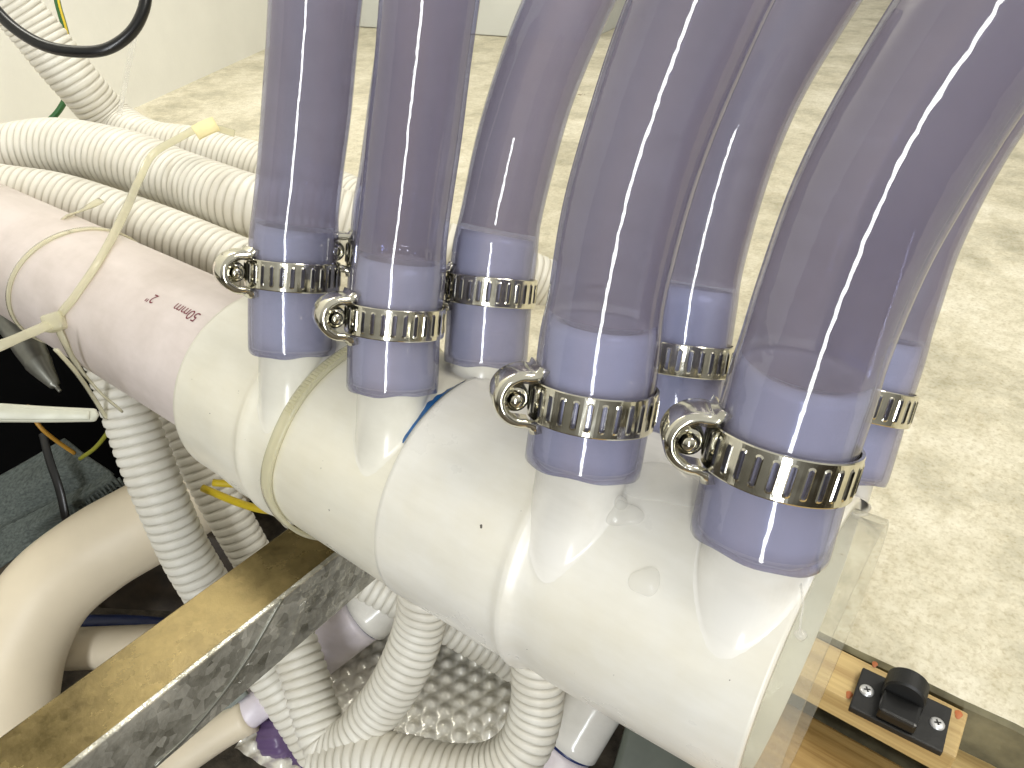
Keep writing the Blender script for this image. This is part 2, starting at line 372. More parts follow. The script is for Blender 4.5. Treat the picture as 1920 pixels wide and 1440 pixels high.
def box_verts(x0, x1, y0, y1, z0, z1):
    return [(x, y, z) for z in (z0, z1) for y in (y0, y1) for x in (x0, x1)]
BOXF = [(0, 2, 3, 1), (4, 5, 7, 6), (0, 1, 5, 4), (2, 6, 7, 3), (0, 4, 6, 2), (1, 3, 7, 5)]
def bevel_box(name, x0, x1, y0, y1, z0, z1, m, parent=None, bev=0.001, R=None, org=None, seg=2, jag=0.0):
    bm = bmesh.new(); vs = [bm.verts.new(v) for v in box_verts(x0, x1, y0, y1, z0, z1)]
    for f in BOXF: bm.faces.new([vs[i] for i in f])
    if bev: bmesh.ops.bevel(bm, geom=bm.edges[:], offset=bev, segments=seg, affect='EDGES', profile=0.6)
    me = bpy.data.meshes.new(name); bm.to_mesh(me); bm.free(); me.materials.append(MAT[m])
    o = bpy.data.objects.new(name, me); COL.objects.link(o)
    if R is not None:
        mw = Matrix(((R[0][0], R[1][0], R[2][0]), (R[0][1], R[1][1], R[2][1]), (R[0][2], R[1][2], R[2][2]))).to_4x4(); mw.translation = Vector(org)
        o.matrix_world = mw
    elif org is not None: o.location = tuple(org)
    if parent is not None:
        mw = o.matrix_world.copy() if R is not None else Matrix.Translation(o.location)
        o.parent = parent; o.matrix_parent_inverse = parent_inv(parent)
    return o

# =================================================================== SETTING
FZ = 0.0                                    # top of the concrete
EDGE_Y = float(Wz(1730, 1285, FZ)[1])       # front edge of the slab
PITZ = -0.18
# concrete slab with a slightly ragged front edge
nx = 260; xs = np.linspace(-2.6, 1.4, nx); ej = RNG.normal(0, 0.0006, nx)+0.0012*np.sin(xs*40)
V = []; 
for i, x in enumerate(xs): V += [(x, EDGE_Y+ej[i]+0.0005, FZ-0.06), (x, EDGE_Y+ej[i], FZ-0.0015), (x, EDGE_Y+ej[i]+0.0015, FZ), (x, 3.6, FZ)]
F = []
for i in range(nx-1):
    for k in range(3): F.append((i*4+k, (i+1)*4+k, (i+1)*4+k+1, i*4+k+1))
slab = struct(mesh_obj('floor', V, F, 'concrete', smooth=False))
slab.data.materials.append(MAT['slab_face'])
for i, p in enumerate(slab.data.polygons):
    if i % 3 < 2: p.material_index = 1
# pit floor below
struct(mesh_obj('pit_ground', [(-1.4, -0.6, PITZ), (0.9, -0.6, PITZ), (0.9, 0.6, PITZ), (-1.4, 0.6, PITZ)], [(0, 1, 2, 3)], 'pit'))
# white wall behind the corner
c0 = Wz(20, 305, FZ); c1 = Wz(210, 222, FZ); c2 = Wz(495, 93, FZ); c3 = Wz(640, 32, FZ)
line = [c1+(c1-c2)*2.2, c1, c2, c3]; V = []; F = []
for p in line: V += [(p[0], p[1], FZ-0.002), (p[0], p[1], 1.3)]
n_in = nrm(np.array([-(c2-c1)[1], (c2-c1)[0], 0]))
for p in line: q = p+n_in*0.08*(1 if n_in[0] < 0 else -1); V += [(q[0], q[1], FZ-0.002), (q[0], q[1], 1.3)]
for i in range(3): F += [(2*i, 2*i+1, 2*i+3, 2*i+2), (8+2*i, 8+2*i+2, 8+2*i+3, 8+2*i+1), (2*i+1, 8+2*i+1, 8+2*i+3, 2*i+3)]
F += [(0, 8, 9, 1), (6, 7, 15, 14)]
struct(mesh_obj('wall', V, F, 'wall', smooth=False))
# white cabinet front at the back
a0 = Wz(655, 50, FZ); a1 = Wz(1100, 80, FZ); dirx = nrm(a1-a0); diry = np.cross([0, 0, 1], dirx); L = np.linalg.norm(a1-a0)
cab = empty('cabinet', a0); tag(cab, 'pale grey white cabinet base behind the upright clear hoses', 'cabinet')
Rm = (dirx, diry, np.array([0, 0, 1.]))
bevel_box('front_panel', 0, L*0.40, 0, 0.02, 0.001, 0.5, 'panel', cab, 0.002, Rm, a0)
bevel_box('front_panel', L*0.405, L, 0, 0.02, 0.001, 0.5, 'panel', cab, 0.002, Rm, a0)
bevel_box('carcass', 0.003, L-0.003, 0.021, 0.3, 0.0, 0.5, 'panel', cab, 0.002, Rm, a0)

# =================================================================== MANIFOLD
AY, AZ = 0.1275, 0.22-0.1564                # axis of the manifold (runs along X)
RP, RC, RS = 0.030, 0.0366, 0.0373
X_SEAM = 9.0
def cen(x, R):         # the end section rises slightly away from the straight run
    if R < RS-0.004 or x < X_SEAM: return AY, AZ
    k = 0.0002+0.0052*(x-X_SEAM)/0.1125; return AY+0.775*k, AZ+0.632*k
def on_cyl(px, py, R):
    r = ray(px, py); a = r[1]**2+r[2]**2; x = -1.0
    for _ in range(6):
        ay, az = cen(x, R) if R >= RS else (AY, AZ)
        by, bz = CAM[1]-ay, CAM[2]-az; b = 2*(r[1]*by+r[2]*bz); c = by*by+bz*bz-R*R; D = b*b-4*a*c
        t = (-b-math.sqrt(max(D, 0)))/(2*a); p = CAM+r*t; x = p[0]
    return p
def cyl(x, th, R, end=False):     # th from +z toward -y (toward the viewer)
    ay, az = cen(x, RS) if end else (AY, AZ)
    return np.array([x, ay-R*math.sin(th), az+R*math.cos(th)])
def lathe_x(name, prof, m, parent, ns=96, end=False):
    th = np.linspace(0, 2*np.pi, ns, endpoint=False); V = []
    for x, r in prof: V += [cyl(x, t, r, end) for t in th]
    return mesh_obj(name, V, grid_faces(len(prof), ns, flip=True), m, parent, origin=(prof[0][0], AY, AZ))
X_SEAM = float(on_cyl(722, 900, RS)[0]); X_CPL = float(on_cyl(323, 740, 0.0366)[0]); X_END = -0.0155
X_R1 = float(on_cyl(452, 840, RC)[0]); X_R2 = float(on_cyl(948, 1090, RS)[0]); X_TIE = float(on_cyl(497, 900, RC)[0])
man = empty('manifold_pipe', (X_CPL, AY, AZ)); tag(man, 'large white plastic manifold pipe lying diagonally, with upright branch stubs', 'pipe')
lathe_x('pipe', [(-1.3, RP-0.004), (-1.3, RP)]+[(x, RP) for x in np.linspace(-1.25, X_CPL+0.02, 30)], 'pvc_pink', man)
def smooth_bump(x, c, w, h): return h*math.exp(-((x-c)/w)**2)
prof = [(X_CPL, RP+0.0002), (X_CPL, RC-0.0007), (X_CPL+0.0007, RC)]
for x in np.linspace(X_CPL+0.002, X_SEAM+0.008, 90):
    prof.append((x, RC+smooth_bump(x, X_R1, 0.0022, 0.0016)+smooth_bump(x, X_R1-0.012, 0.010, 0.0009)-smooth_bump(x, X_R1+0.006, 0.004, 0.0005)))
lathe_x('coupling', prof, 'pvc_warm_lit', man)
prof = [(X_SEAM+0.0001, RC-0.003), (X_SEAM+0.0001, RS-0.0006), (X_SEAM+0.0006, RS)]
for x in np.linspace(X_SEAM+0.002, X_END-0.001, 100):
    prof.append((x, RS+smooth_bump(x, X_R2, 0.0020, 0.0013)+smooth_bump(x, X_R2-0.010, 0.008, 0.0006)-smooth_bump(x, X_R2+0.0055, 0.004, 0.0005)))
prof += [(X_END-0.0004, RS), (X_END, RS-0.0005), (X_END, RS-0.0026), (X_END-0.09, RS-0.0026)]
lathe_x('end_section', prof, 'pvc', man, end=True)
prof = [(X_END-0.02, RS-0.0045), (X_END+0.0070, RS-0.0042), (X_END+0.0073, RS-0.0034), (X_END+0.0070, RS-0.0027), (X_END-0.02, RS-0.0027)]
col_ = lathe_x('clear_collar', prof, 'film', man, end=True); col_['label'] = 'thin clear plastic collar on the open end of the white pipe'

# branch stubs + clear hoses -----------------------------------------
D = 0.02533; RH = D/2; RSTUB0 = RSTUB = 0.0098; RBARB0 = RBARB = 0.0113
HUP = nrm((-0.05, 0.26, 0.964))
hoses = [  # name, bottom px, width, [(px,py,depth factor)...], stub top py point, clamp py point
 dict(k=1, w=158, pts=[(549,663,1),(549,540,.985),(554,420,.965),(576,200,.92),(592,0,.875),(603,-140,.85)], stub=(553,425), clamp=(549,508), row='f'),
 dict(k=2, w=170, pts=[(736,730,1),(741,600,.982),(751,480,.96),(784,200,.905),(806,0,.865),(822,-140,.84)], stub=(751,490), clamp=(741,592), row='f'),
 dict(k=3, w=157, pts=[(910,680,1),(919,560,.985),(933,440,.97),(990,200,.94),(1068,0,.92),(1140,-140,.91)], stub=(932,447), clamp=(920,548), row='b'),
 dict(k=4, w=220, pts=[(1092,870,1),(1111,750,.978),(1131,600,.95),(1170,400,.90),(1232,200,.855),(1312,0,.81),(1380,-140,.78)], stub=(1131,606), clamp=(1111,747), row='f'),
 dict(k=5, w=172, pts=[(1256,815,1),(1278,670,.98),(1297,540,.965),(1330,400,.94),(1397,200,.91),(1508,0,.88),(1598,-140,.86)], stub=(1297,545), clamp=(1278,668), row='b'),
 dict(k=6, w=254, pts=[(1420,1020,1),(1455,880,.975),(1499,730,.94),(1548,580,.89),(1621,400,.83),(1732,200,.785),(1868,0,.74),(1990,-150,.71)], stub=(1508,690), clamp=(1464,848), row='f'),
 dict(k=7, w=186, pts=[(1562,885,1),(1604,745,.985),(1636,640,.97),(1662,560,.955),(1698,450,.94),(1752,330,.925),(1820,215,.91),(1935,60,.89),(2055,-70,.87)], stub=(1636,640), clamp=(1604,748), row='b'),
 dict(k=8, w=150, pts=[(724,600,1),(732,480,.985),(742,370,.97),(775,150,.93),(803,-20,.9),(820,-150,.88)], stub=(742,380), clamp=(731,478), row='b'),
]
HL = {1: 'leftmost clear lavender hose, standing alone in front of the ribbed hoses',
      2: 'straight clear lavender hose, second from the left in the front row',
      3: 'curving clear hose in the back row, between the second and third front hoses',
      4: 'clear hose in the front row beside the glue blob, second from the right in front',
      5: 'clear hose in the back row seen between the two nearest front hoses',
      6: 'largest, nearest clear hose, bending right across the upper right corner',
      7: 'rearmost right clear hose half hidden behind the biggest bending hose',
      8: 'clear hose hidden directly behind the second front hose'}
CLL = {1: 'perforated steel hose clamp on the leftmost clear hose', 2: 'perforated steel hose clamp on the second clear hose from the left',
       3: 'perforated steel clamp on the curving back hose left of centre', 4: 'perforated steel clamp on the hose beside the glue blob',
       5: 'perforated steel clamp on the back hose between the two nearest hoses', 6: 'largest perforated steel clamp, on the nearest bending hose at right',
       7: 'steel clamp on the rearmost hose, against the concrete at right', 8: 'steel clamp whose screw just peeks out behind the second hose'}

def axis_dir_at(C, i):
    T = np.gradient(C, axis=0)[i]; return T/np.linalg.norm(T)
def proj(p):
    q = ROT.T @ (np.asarray(p)-CAM); return CX+FPX*q[0]/q[2], CY-FPX*q[1]/q[2]

# one clamp mesh set, shared -------------------------------------------
def clamp_band(R, h, th, nslot=30):
    V = []; F = []; per = 2*np.pi/nslot; sw, sh, tilt = 0.34, 0.28, 0.10
    na = 5
    st = []                                   # stadium outline, unit: u in [-.5,.5] of a period, v in [-.5,.5] of h
    uw = sw/2; vh = sh
    asp = (R*per)/h
    for k in range(na): a = math.pi*k/(na-1); st.append((uw*math.cos(a), vh+uw*math.sin(a)*asp*0.9))
    for k in range(na): a = math.pi+math.pi*k/(na-1); st.append((uw*math.cos(a), -vh+uw*math.sin(a)*asp*0.9))
    n = len(st)
    rect = []
    for (u, v) in st:                         # matching points on the cell border
        i = len(rect)
        if i < na: t = i/(na-1); rect.append((0.5-t, 0.5))
        else: t = (i-na)/(na-1); rect.append((-0.5+t, -0.5))
    def pt(u, v, r, s):
        a = (s+u+tilt*v)*per; return (r*math.cos(a), r*math.sin(a), v*h)
    # outline rounding of band: rim slightly thinner
    for s in range(nslot):
        b = len(V)
        for r, lip in ((R+th, 0.00018), (R, 0)):
            V += [pt(u, v, r+lip, s) for u, v in st]          # slot lip raised a little
            V += [pt(u*1.45 if abs(u) < .49 else u, v*1.14 if abs(v) < .44 else v, r, s) for u, v in st]
            V += [pt(u, v*0.94, r, s) for u, v in rect]
            V += [pt(u, v, r-(0.00012 if lip else -0.00002), s) for u, v in rect]
        for q in range(3):
            for i in range(n):
                j = (i+1) % n
                if q == 2 and (i == na-1 or i == n-1): continue
                o = b+q*n; F.append((o+i, o+j, o+n+j, o+n+i)); o += 4*n; F.append((o+n+i, o+n+j, o+j, o+i))
        for i in range(n):
            j = (i+1) % n; F.append((b+j, b+i, b+4*n+i, b+4*n+j))
            if i in (na-1, n-1): continue
            F.append((b+3*n+i, b+3*n+j, b+7*n+j, b+7*n+i))
    return np.array(V), F
def arch(R):
    """screw housing: a C-shaped shroud along local y with curled lips"""
    pr = []; a_, b_ = 0.0068, 0.0062; t = 0.0009
    angs = np.radians(np.linspace(-100, 100, 25))
    for a in angs:
        k = 1+0.10*math.cos(5*a)*0
        pr.append((R+0.0018+a_*math.cos(a)*k, b_*math.sin(a)))
    pr = [(pr[0][0]-0.0004, pr[0][1]-0.0012)]+pr+[(pr[-1][0]-0.0004, pr[-1][1]+0.0012)]
    pr = np.array(pr); tg = np.gradient(pr, axis=0); tg /= np.linalg.norm(tg, axis=1)[:, None]; nn = np.stack([tg[:, 1], -tg[:, 0]], 1)
    V = []; ys = [-0.0052, -0.0048, 0.0028, 0.0034, 0.0040]; off = [0, 0, 0, -0.0004, -0.0012]; thk = [t*.6, t, t, t*1.1, t*1.3]
    m = len(pr)
    for y, of, tt in zip(ys, off, thk):
        scal = np.array([1+0.18*max(0, (y-0.0028)/0.0012)*math.sin(6*math.pi*i/(m-1))**2 for i in range(m)])[:, None]
        outer = pr+nn*(of); inner = pr+nn*(of-tt*scal)
        V += [(p[0], y, p[1]) for p in outer]+[(p[0], y, p[1]) for p in inner]
    F = []; n = 2*m
    for k in range(len(ys)-1):
        for i in range(m-1):
            a = k*n+i; F.append((a, a+1, a+n+1, a+n)); a += m; F.append((a+n, a+n+1, a+1, a))
        for i in (0, m-1): a = k*n+i; F.append((a, a+n, a+n+m, a+m) if i == 0 else (a, a+m, a+n+m, a+n))
    for k, fl in ((0, 0), (len(ys)-1, 1)):
        for i in range(m-1):
            a = k*n+i; f = (a, a+m, a+m+1, a+1); F.append(f[::-1] if fl else f)
    return V, F
def screw_mesh(R):
    V = []; F = []; ns = 20; cx = R+0.0040
    ys = np.linspace(-0.0060, 0.0015, 44); th = np.linspace(0, 2*np.pi, ns, endpoint=False)
    for y in ys: V += [(cx+(0.0026+0.0004*math.cos(2*math.pi*y/0.0013+t))*math.cos(t), y, (0.0026+0.0004*math.cos(2*math.pi*y/0.0013+t))*math.sin(t)) for t in th]
    F = grid_faces(len(ys), ns, flip=True); F.append(tuple(range(ns)))
    return V, F
def screw_head(R):
    V = []; ns = 24; cx = R+0.0040; th = np.linspace(0, 2*np.pi, ns, endpoint=False)
    pf = [(0.0014, 0.0012), (0.0015, 0.0027), (0.0022, 0.0027), (0.0024, 0.0022), (0.0025, 0.0015), (0.0040, 0.0014), (0.0044, 0.0011), (0.0046, 0.0002)]
    for y, r in pf: V += [(cx+r*math.cos(t), y, r*math.sin(t)) for t in th]
    F = grid_faces(len(pf), ns, flip=True); F.append(tuple(range((len(pf)-1)*ns, len(pf)*ns))[::-1]); return V, F
CR = RH+0.0002; CH = 0.0082; CT = 0.0007
def raw_mesh(name, vf, m, smooth=True):
    me = bpy.data.meshes.new(name); me.from_pydata([tuple(v) for v in vf[0]], [], [tuple(f) for f in vf[1]]); me.materials.append(MAT[m])
    if smooth: me.polygons.foreach_set('use_smooth', [True]*len(me.polygons))
    me.update(); return me
ME_BAND = raw_mesh('band', clamp_band(CR, CH, CT), 'steel', False); ME_ARCH = raw_mesh('housing', arch(CR), 'steel')
ME_SCREW = raw_mesh('screw', screw_mesh(CR), 'nozzle'); ME_HEAD = raw_mesh('screw_head', screw_head(CR), 'steel')

def plumb_stub(h, B, up, ztop, C, i_st):
    """stub from inside the manifold up to ztop along 'up' through B, with a moulded fillet where it meets the pipe"""
    R = RS if B[0] > X_SEAM else RC
    ex = nrm(np.cross(up, [0, 1, 0])); ex = -ex if ex[0] < 0 else ex; ey = np.cross(up, ex)
    ns = 64; wf = 0.0011 if h['k'] != 7 else 0.0010; rows = [[] for _ in range(8)]
    def hit(P):      # travel down along -up from P until on the cylinder
        ay, az = cen(P[0], R); o = P-np.array([0, ay, az]); d = -up; a = d[1]**2+d[2]**2; b = 2*(o[1]*d[1]+o[2]*d[2]); c = o[1]**2+o[2]**2-R*R; Dd = b*b-4*a*c
        if Dd < 0: return None
        return P+d*((-b-math.sqrt(Dd))/(2*a))
    for j in range(ns):
        t = 2*np.pi*j/ns; rd = ex*math.cos(t)+ey*math.sin(t)
        P1 = hit(B+up*0.05+rd*RSTUB); P0 = None; k = wf
        if P1 is None: P1 = B-up*0.03+rd*RSTUB
        while P0 is None and k > 0: P0 = hit(B+up*0.05+rd*(RSTUB+k)); k -= 0.0004
        if P0 is None: P0 = P1
        d0 = P0-P1
        if np.linalg.norm(d0) > wf*1.4: P0 = P1+d0/np.linalg.norm(d0)*wf*1.4
        # pull back to the surface so that the fillet foot lies on the pipe
        ay, az = cen(P0[0], R); v = np.array([P0[1]-ay, P0[2]-az]); v = v/np.linalg.norm(v)*(R-0.00005); P0 = np.array([P0[0], ay+v[0], az+v[1]])
        P2 = P1+up*wf*1.1
        for i, q in enumerate((0, .2, .4, .6, .8, 1.0)):
            rows[i].append((1-q)**2*P0+2*q*(1-q)*P1+q*q*P2)
        rows[6].append(B+up*0.0012+rd*RSTUB); rows[7].append(B+up*0.0016+rd*RBARB)      # thicker tail inside the hose
    V = [p for r in rows for p in r]
    T_ = np.gradient(C, axis=0); T_ /= np.linalg.norm(T_, axis=1)[:, None]
    idx = [i for i in range(2, i_st, 2)]+[i_st]; n_r = 8
    for q, i in list(enumerate(idx))+[(len(idx), i_st), (len(idx)+1, i_st)]:
        rad = RBARB if q < len(idx)-1 else (RBARB-0.0005 if q == len(idx)-1 else 0.0086)
        c = C[i]-(T_[i]*0.015 if q == len(idx)+1 else 0)
        if q == len(idx)-1: c = c+T_[i]*0.0006
        for j in range(ns):
            t = 2*np.pi*j/ns; rd = ex*math.cos(t)+ey*math.sin(t); rd = rd-(rd@T_[i])*T_[i]; V.append(c+rd/np.linalg.norm(rd)*rad)
        n_r += 1
    return mesh_obj('branch_stub', V, grid_faces(n_r, ns), 'stub' if R == RS else 'stub_warm_lit', man)

for h in hoses:
    SCL = 1.0
    while True:                                # set the front row just far enough back for its stubs to meet the pipe
        d0 = FPX*D*SCL/h['w']
        C, s = catmull([W(px, py, d0*f) for px, py, f in h['pts']], 0.0022)
        pj = np.array([proj(c) for c in C])
        i_st = int(np.argmin(np.abs(pj[:, 1]-h['stub'][1]))); i_cl = int(np.argmin(np.abs(pj[:, 1]-h['clamp'][1])))
        up = nrm(C[i_cl]-C[0]); B = C[0]
        Rp = RS if B[0] > X_SEAM else RC; ay, az = cen(B[0], Rp); wy = nrm([up[2], -up[1]])
        q_ = (B[1]-ay)*wy[0]+(B[2]-az)*wy[1]
        if h['row'] == 'b' or q_-RSTUB0*SCL > -(Rp-0.0005) or SCL > 1.12: break
        SCL += 0.004
    RSTUB, RBARB, RHs = RSTUB0*SCL, RBARB0*SCL, RH*SCL
    ztop = float((C[i_st]-B)@up)
    plumb_stub(h, B, up, ztop, C, i_st)
    sst = s[i_st]
    bulge = 1/(1+np.exp((s-sst-0.001)/0.0018))
    rz = RHs*(0.945+0.055*bulge); rz = rz*(1+0.006*np.sin(s*180+h['k']))
    squeeze = 1-0.022*np.exp(-((s-s[i_cl])/0.0042)**4); rz = rz*squeeze
    ri = np.minimum(RBARB+0.0002+0*rz, rz-0.0006)*bulge+(rz-0.0011)*(1-bulge)
    ri = np.maximum(ri, np.where(s < sst+0.0005, RBARB+0.00012, 0)); ri[0] = RSTUB+0.0002
    T, U, Vv = frames(C); ns = 48; th = np.linspace(0, 2*np.pi, ns, endpoint=False)
    ring = lambda c, r, i: [c+r*(math.cos(t)*U[i]+math.sin(t)*Vv[i]) for t in th]
    nb = len(C)
    # slightly uneven knife cut at the bottom
    V = ring(C[0]+T[0]*0.0003, ri[0], 0)+ring(C[0], (ri[0]+rz[0])/2, 0)+ring(C[0]+T[0]*0.0004, rz[0]-0.0001, 0)
    jag = 0.00035*np.sin(th*3+h['k'])+0.0002*np.sin(th*7+2*h['k'])
    for q in range(3):
        for j in range(ns): V[q*ns+j] = V[q*ns+j]+T[0]*jag[j]
    for i in range(1, nb): V += ring(C[i], rz[i], i)
    nout = 3+nb-1
    F = grid_faces(nout, ns, flip=False)
    o_ = len(V)
    for i in range(nb-1, 0, -1): V += ring(C[i], ri[i], i)
    F2 = [tuple(x+o_-0 for x in f) for f in grid_faces(nb-1, ns, flip=False)]
    last = o_+(nb-2)*ns
    F3 = [(last+j, last+(j+1) % ns, (j+1) % ns, j) for j in range(ns)]
    top = [((nout-1)*ns+j, (nout-1)*ns+(j+1) % ns, o_+(j+1) % ns, o_+j) for j in range(ns)]
    ho = mesh_obj('clear_hose', V, F+F2+F3+top, 'hose', origin=C[0])
    ho.data.materials.append(MAT['hose_in'])
    ho.data.materials.append(MAT['hose_contact'])       # the bore is hazy where it is free, clear where it is pressed onto the stub
    for i in range(len(F), len(F)+len(F2)+len(F3)):
        rk = (i-len(F))//ns; ho.data.polygons[i].material_index = 1 if nb-1-rk > i_st+1 else 2
    sk = np.random.default_rng(h['k']); c0_ = sum(np.cos(th*f_+sk.uniform(0, 6.3))*a_ for f_, a_ in ((2, .35), (3, .3), (7, .2), (13, .12)))
    sv = np.clip(0.5+0.6*c0_, 0, 1); nvert = len(ho.data.vertices); sv = np.tile(sv, nvert//ns)
    ca = ho.data.color_attributes.new('streak', 'FLOAT_COLOR', 'POINT'); ca.data.foreach_set('color', np.stack([sv, sv, sv, np.ones_like(sv)], 1).reshape(-1))
    tag(ho, HL[h['k']], 'hose', 'clear hoses on the manifold')
    # clamp
    cc = C[i_cl]; za = axis_dir_at(C, i_cl); view = nrm(CAM-cc)
    xa = nrm(np.cross(za, view)); xa = -xa if xa@RIGHT > 0 else xa
    xa = nrm(xa*math.cos(0.30)+nrm(view-(view@za)*za)*math.sin(0.30)*(1 if h['row'] == 'f' else 0.2))
    ya = np.cross(za, xa)
    e = empty('hose_clamp', cc); mw = Matrix(((xa[0], ya[0], za[0]), (xa[1], ya[1], za[1]), (xa[2], ya[2], za[2])))
    e.rotation_euler = mw.to_euler(); e.scale = (SCL,)*3; tag(e, CLL[h['k']], 'clamp', 'steel hose clamps')
    par = {}
    for nm, me in (('band', ME_BAND), ('housing', ME_ARCH), ('screw', ME_SCREW)):
        o = bpy.data.objects.new(nm, me); COL.objects.link(o); o.parent = e; par[nm] = o
    o = bpy.data.objects.new('screw_head', ME_HEAD); COL.objects.link(o); o.parent = par['screw']

# lettering on the pinkish pipe: reads upside down from this side
def lettering(txt, px, py, size):
    cu = bpy.data.curves.new('lettering', 'FONT'); cu.body = txt; cu.size = size; cu.resolution_u = 6
    to = bpy.data.objects.new('lettering_tmp', cu); COL.objects.link(to)
    dg = bpy.context.evaluated_depsgraph_get(); me = bpy.data.meshes.new_from_object(to.evaluated_get(dg))
    bpy.data.objects.remove(to); bm = bmesh.new(); bm.from_mesh(me)
    bmesh.ops.subdivide_edges(bm, edges=[e for e in bm.edges if e.calc_length() > 0.0008], cuts=1)
    bmesh.ops.triangulate(bm, faces=bm.faces[:])
    p = on_cyl(px, py, RP); th0 = math.atan2(-(p[1]-AY), p[2]-AZ)
    for v in bm.verts:
        q = cyl(p[0]-v.co.x*1.0, th0+v.co.y/RP, RP+0.00012); v.co = Vector(q)
    bm.to_mesh(me); bm.free(); me.materials.clear(); me.materials.append(MAT['ink'])
    o = bpy.data.objects.new('lettering', me); COL.objects.link(o); o.parent = man; o.matrix_parent_inverse = parent_inv(man)
    o['label'] = 'dark red printed size marking on the pinkish pipe'
lettering('50mm', 379, 590, 0.0060); lettering('2"', 300, 556, 0.0060)

# blue glue smear at the seam, following the pipe
pa = [(872, 716, .5), (845, 735, 1.6), (815, 760, 2.8), (790, 785, 3.8), (770, 808, 3.6), (757, 832, 1.2)]
V = []; th = []
ctr = np.array([[X_SEAM-0.0003, math.atan2(-(on_cyl(px, py, RC)[1]-AY), on_cyl(px, py, RC)[2]-AZ), w_] for px, py, w_ in pa])
tt = np.linspace(ctr[0, 1], ctr[-1, 1], 26)
for t in tt:
    wd = float(np.interp(t, ctr[:, 1], ctr[:, 2]))*0.001*(1+0.15*math.sin(t*60))
    for k in range(6): q = k/5; V.append(cyl(X_SEAM+0.0002-wd*q, t, RC+0.00075*(1-q)+0.00012*(q < 1)))
mesh_obj('glue_smear', V, grid_faces(26, 6, closed=False), 'blue', man)

# glue blobs and strings
def blob(px, py, R, sx, sy, label=None, h=0.0016):
    p = on_cyl(px, py, R); ay, az = cen(p[0], R); n0 = nrm([0, p[1]-ay, p[2]-az]); ex = np.array([1., 0, 0]); ey = np.cross(n0, ex); V = []
    nr, ns = 7, 28
    for i in range(nr):
        q = i/(nr-1)
        for j in range(ns):
            t = 2*np.pi*j/ns; r = math.sin(q*math.pi/2)*(1+0.15*math.sin(2*t+1)+0.1*math.sin(3*t+px))
            u, v = sx*r*math.cos(t), sy*r*math.sin(t)
            hh = h*math.cos(q*math.pi/2)+0.0001
            ang = math.atan2(-(p[1]-ay), p[2]-az)-v/R
            V.append(cyl(p[0]+u, ang, R+hh*(1+0.3*math.sin(u*1500)*math.cos(v*1300)), True))
    return mesh_obj('glue_blob', V, grid_faces(nr, ns), 'glue', man)
blob(1163, 962, RS, 0.0046, 0.0036); blob(1160, 944, RS, 0.0020, 0.0018, h=0.003); blob(1210, 1090, RS, 0.003, 0.0036, h=0.0008); blob(1240, 905, RS, 0.009, 0.007, h=0.0006)
tube('glue_string', PX([(1500, 1090, .150), (1506, 1130, .148), (1500, 1175, .147), (1501, 1190, .147)]), 0.00022, 'glue', man, 8, 0.001)
C, s = catmull(PX([(1500, 1178, .147), (1501, 1190, .147), (1501, 1202, .147)]), 0.0003)
v, f = sweep(C, 0.0013*np.sin(np.linspace(0.1, 3.0, len(C))), 12); mesh_obj('glue_drip', v, f, 'glue', man)
tube('glue_string', PX([(1552, 985, .176), (1580, 960, .176), (1605, 966, .176), (1628, 964, .176)]), 0.0004, 'glue', man, 8, 0.001)

# =================================================================== STEEL BEAM
BZ = 0.0232                                  # top face height, under the pipe
xe0 = float(Wz(290, 1172, BZ)[0]); xe1 = float(Wz(430, 1196, BZ)[0])
beam = empty('steel_beam', (xe0, 0.1, BZ)); tag(beam, 'galvanised steel angle beam crossing under the white pipe at lower left', 'beam')
bevel_box('top_flange', xe0, xe1, -0.30, 0.19, BZ-0.002, BZ, 'brass', beam, 0.0004)
# bottom edge of the web seen at (470,1265)
r = ray(475, 1275); zb = CAM[2]+r[2]*((xe1-CAM[0])/r[0])
bevel_box('web', xe1-0.0005, xe1+0.0015, -0.30, 0.19, zb, BZ+0.0006, 'galv', beam, 0.0004)
tubeb = tube('dark_reflection', [Wx(290, 1436, xe1+0.0016), Wx(345, 1385, xe1+0.0016), Wx(400, 1322, xe1+0.0016), Wx(445, 1262, xe1+0.0016), Wx(478, 1212, xe1+0.0016), Wx(528, 1124, xe1+0.0016)], 0.0006, 'nozzle', beam, 8, 0.003)  # dark strand put on the web in place of a dark reflection

# =================================================================== WOOD + CATCH
WX1 = float(Wz(1817, 1335, FZ)[0])
strip = bevel_box('wood_block', -0.045, WX1, float(Wz(1660, 1352, FZ)[1]), EDGE_Y-0.0022, -0.0105, 0.0004, 'wood_light', None, 0.0008)
tag(strip, 'pale pine batten along the concrete edge with the black catch on it', 'batten')
pz = -0.022
gy = float(Wz(1600, 1385, pz)[1]); gy2 = float(Wz(1860, 1404, pz)[1])
pl = bevel_box('wood_plank', -0.034, WX1-0.001, 0.02, gy, pz-0.02, pz, 'wood', None, 0.001)
tag(pl, 'yellow pine plank below the batten at bottom right', 'plank')
pl2 = bevel_box('wood_plank', WX1+0.0002, 0.30, 0.02, gy2, pz-0.0195, pz+0.0004, 'wood_light', None, 0.001); tag(pl2, 'short pale plank in the bottom right corner past the end of the batten', 'plank')
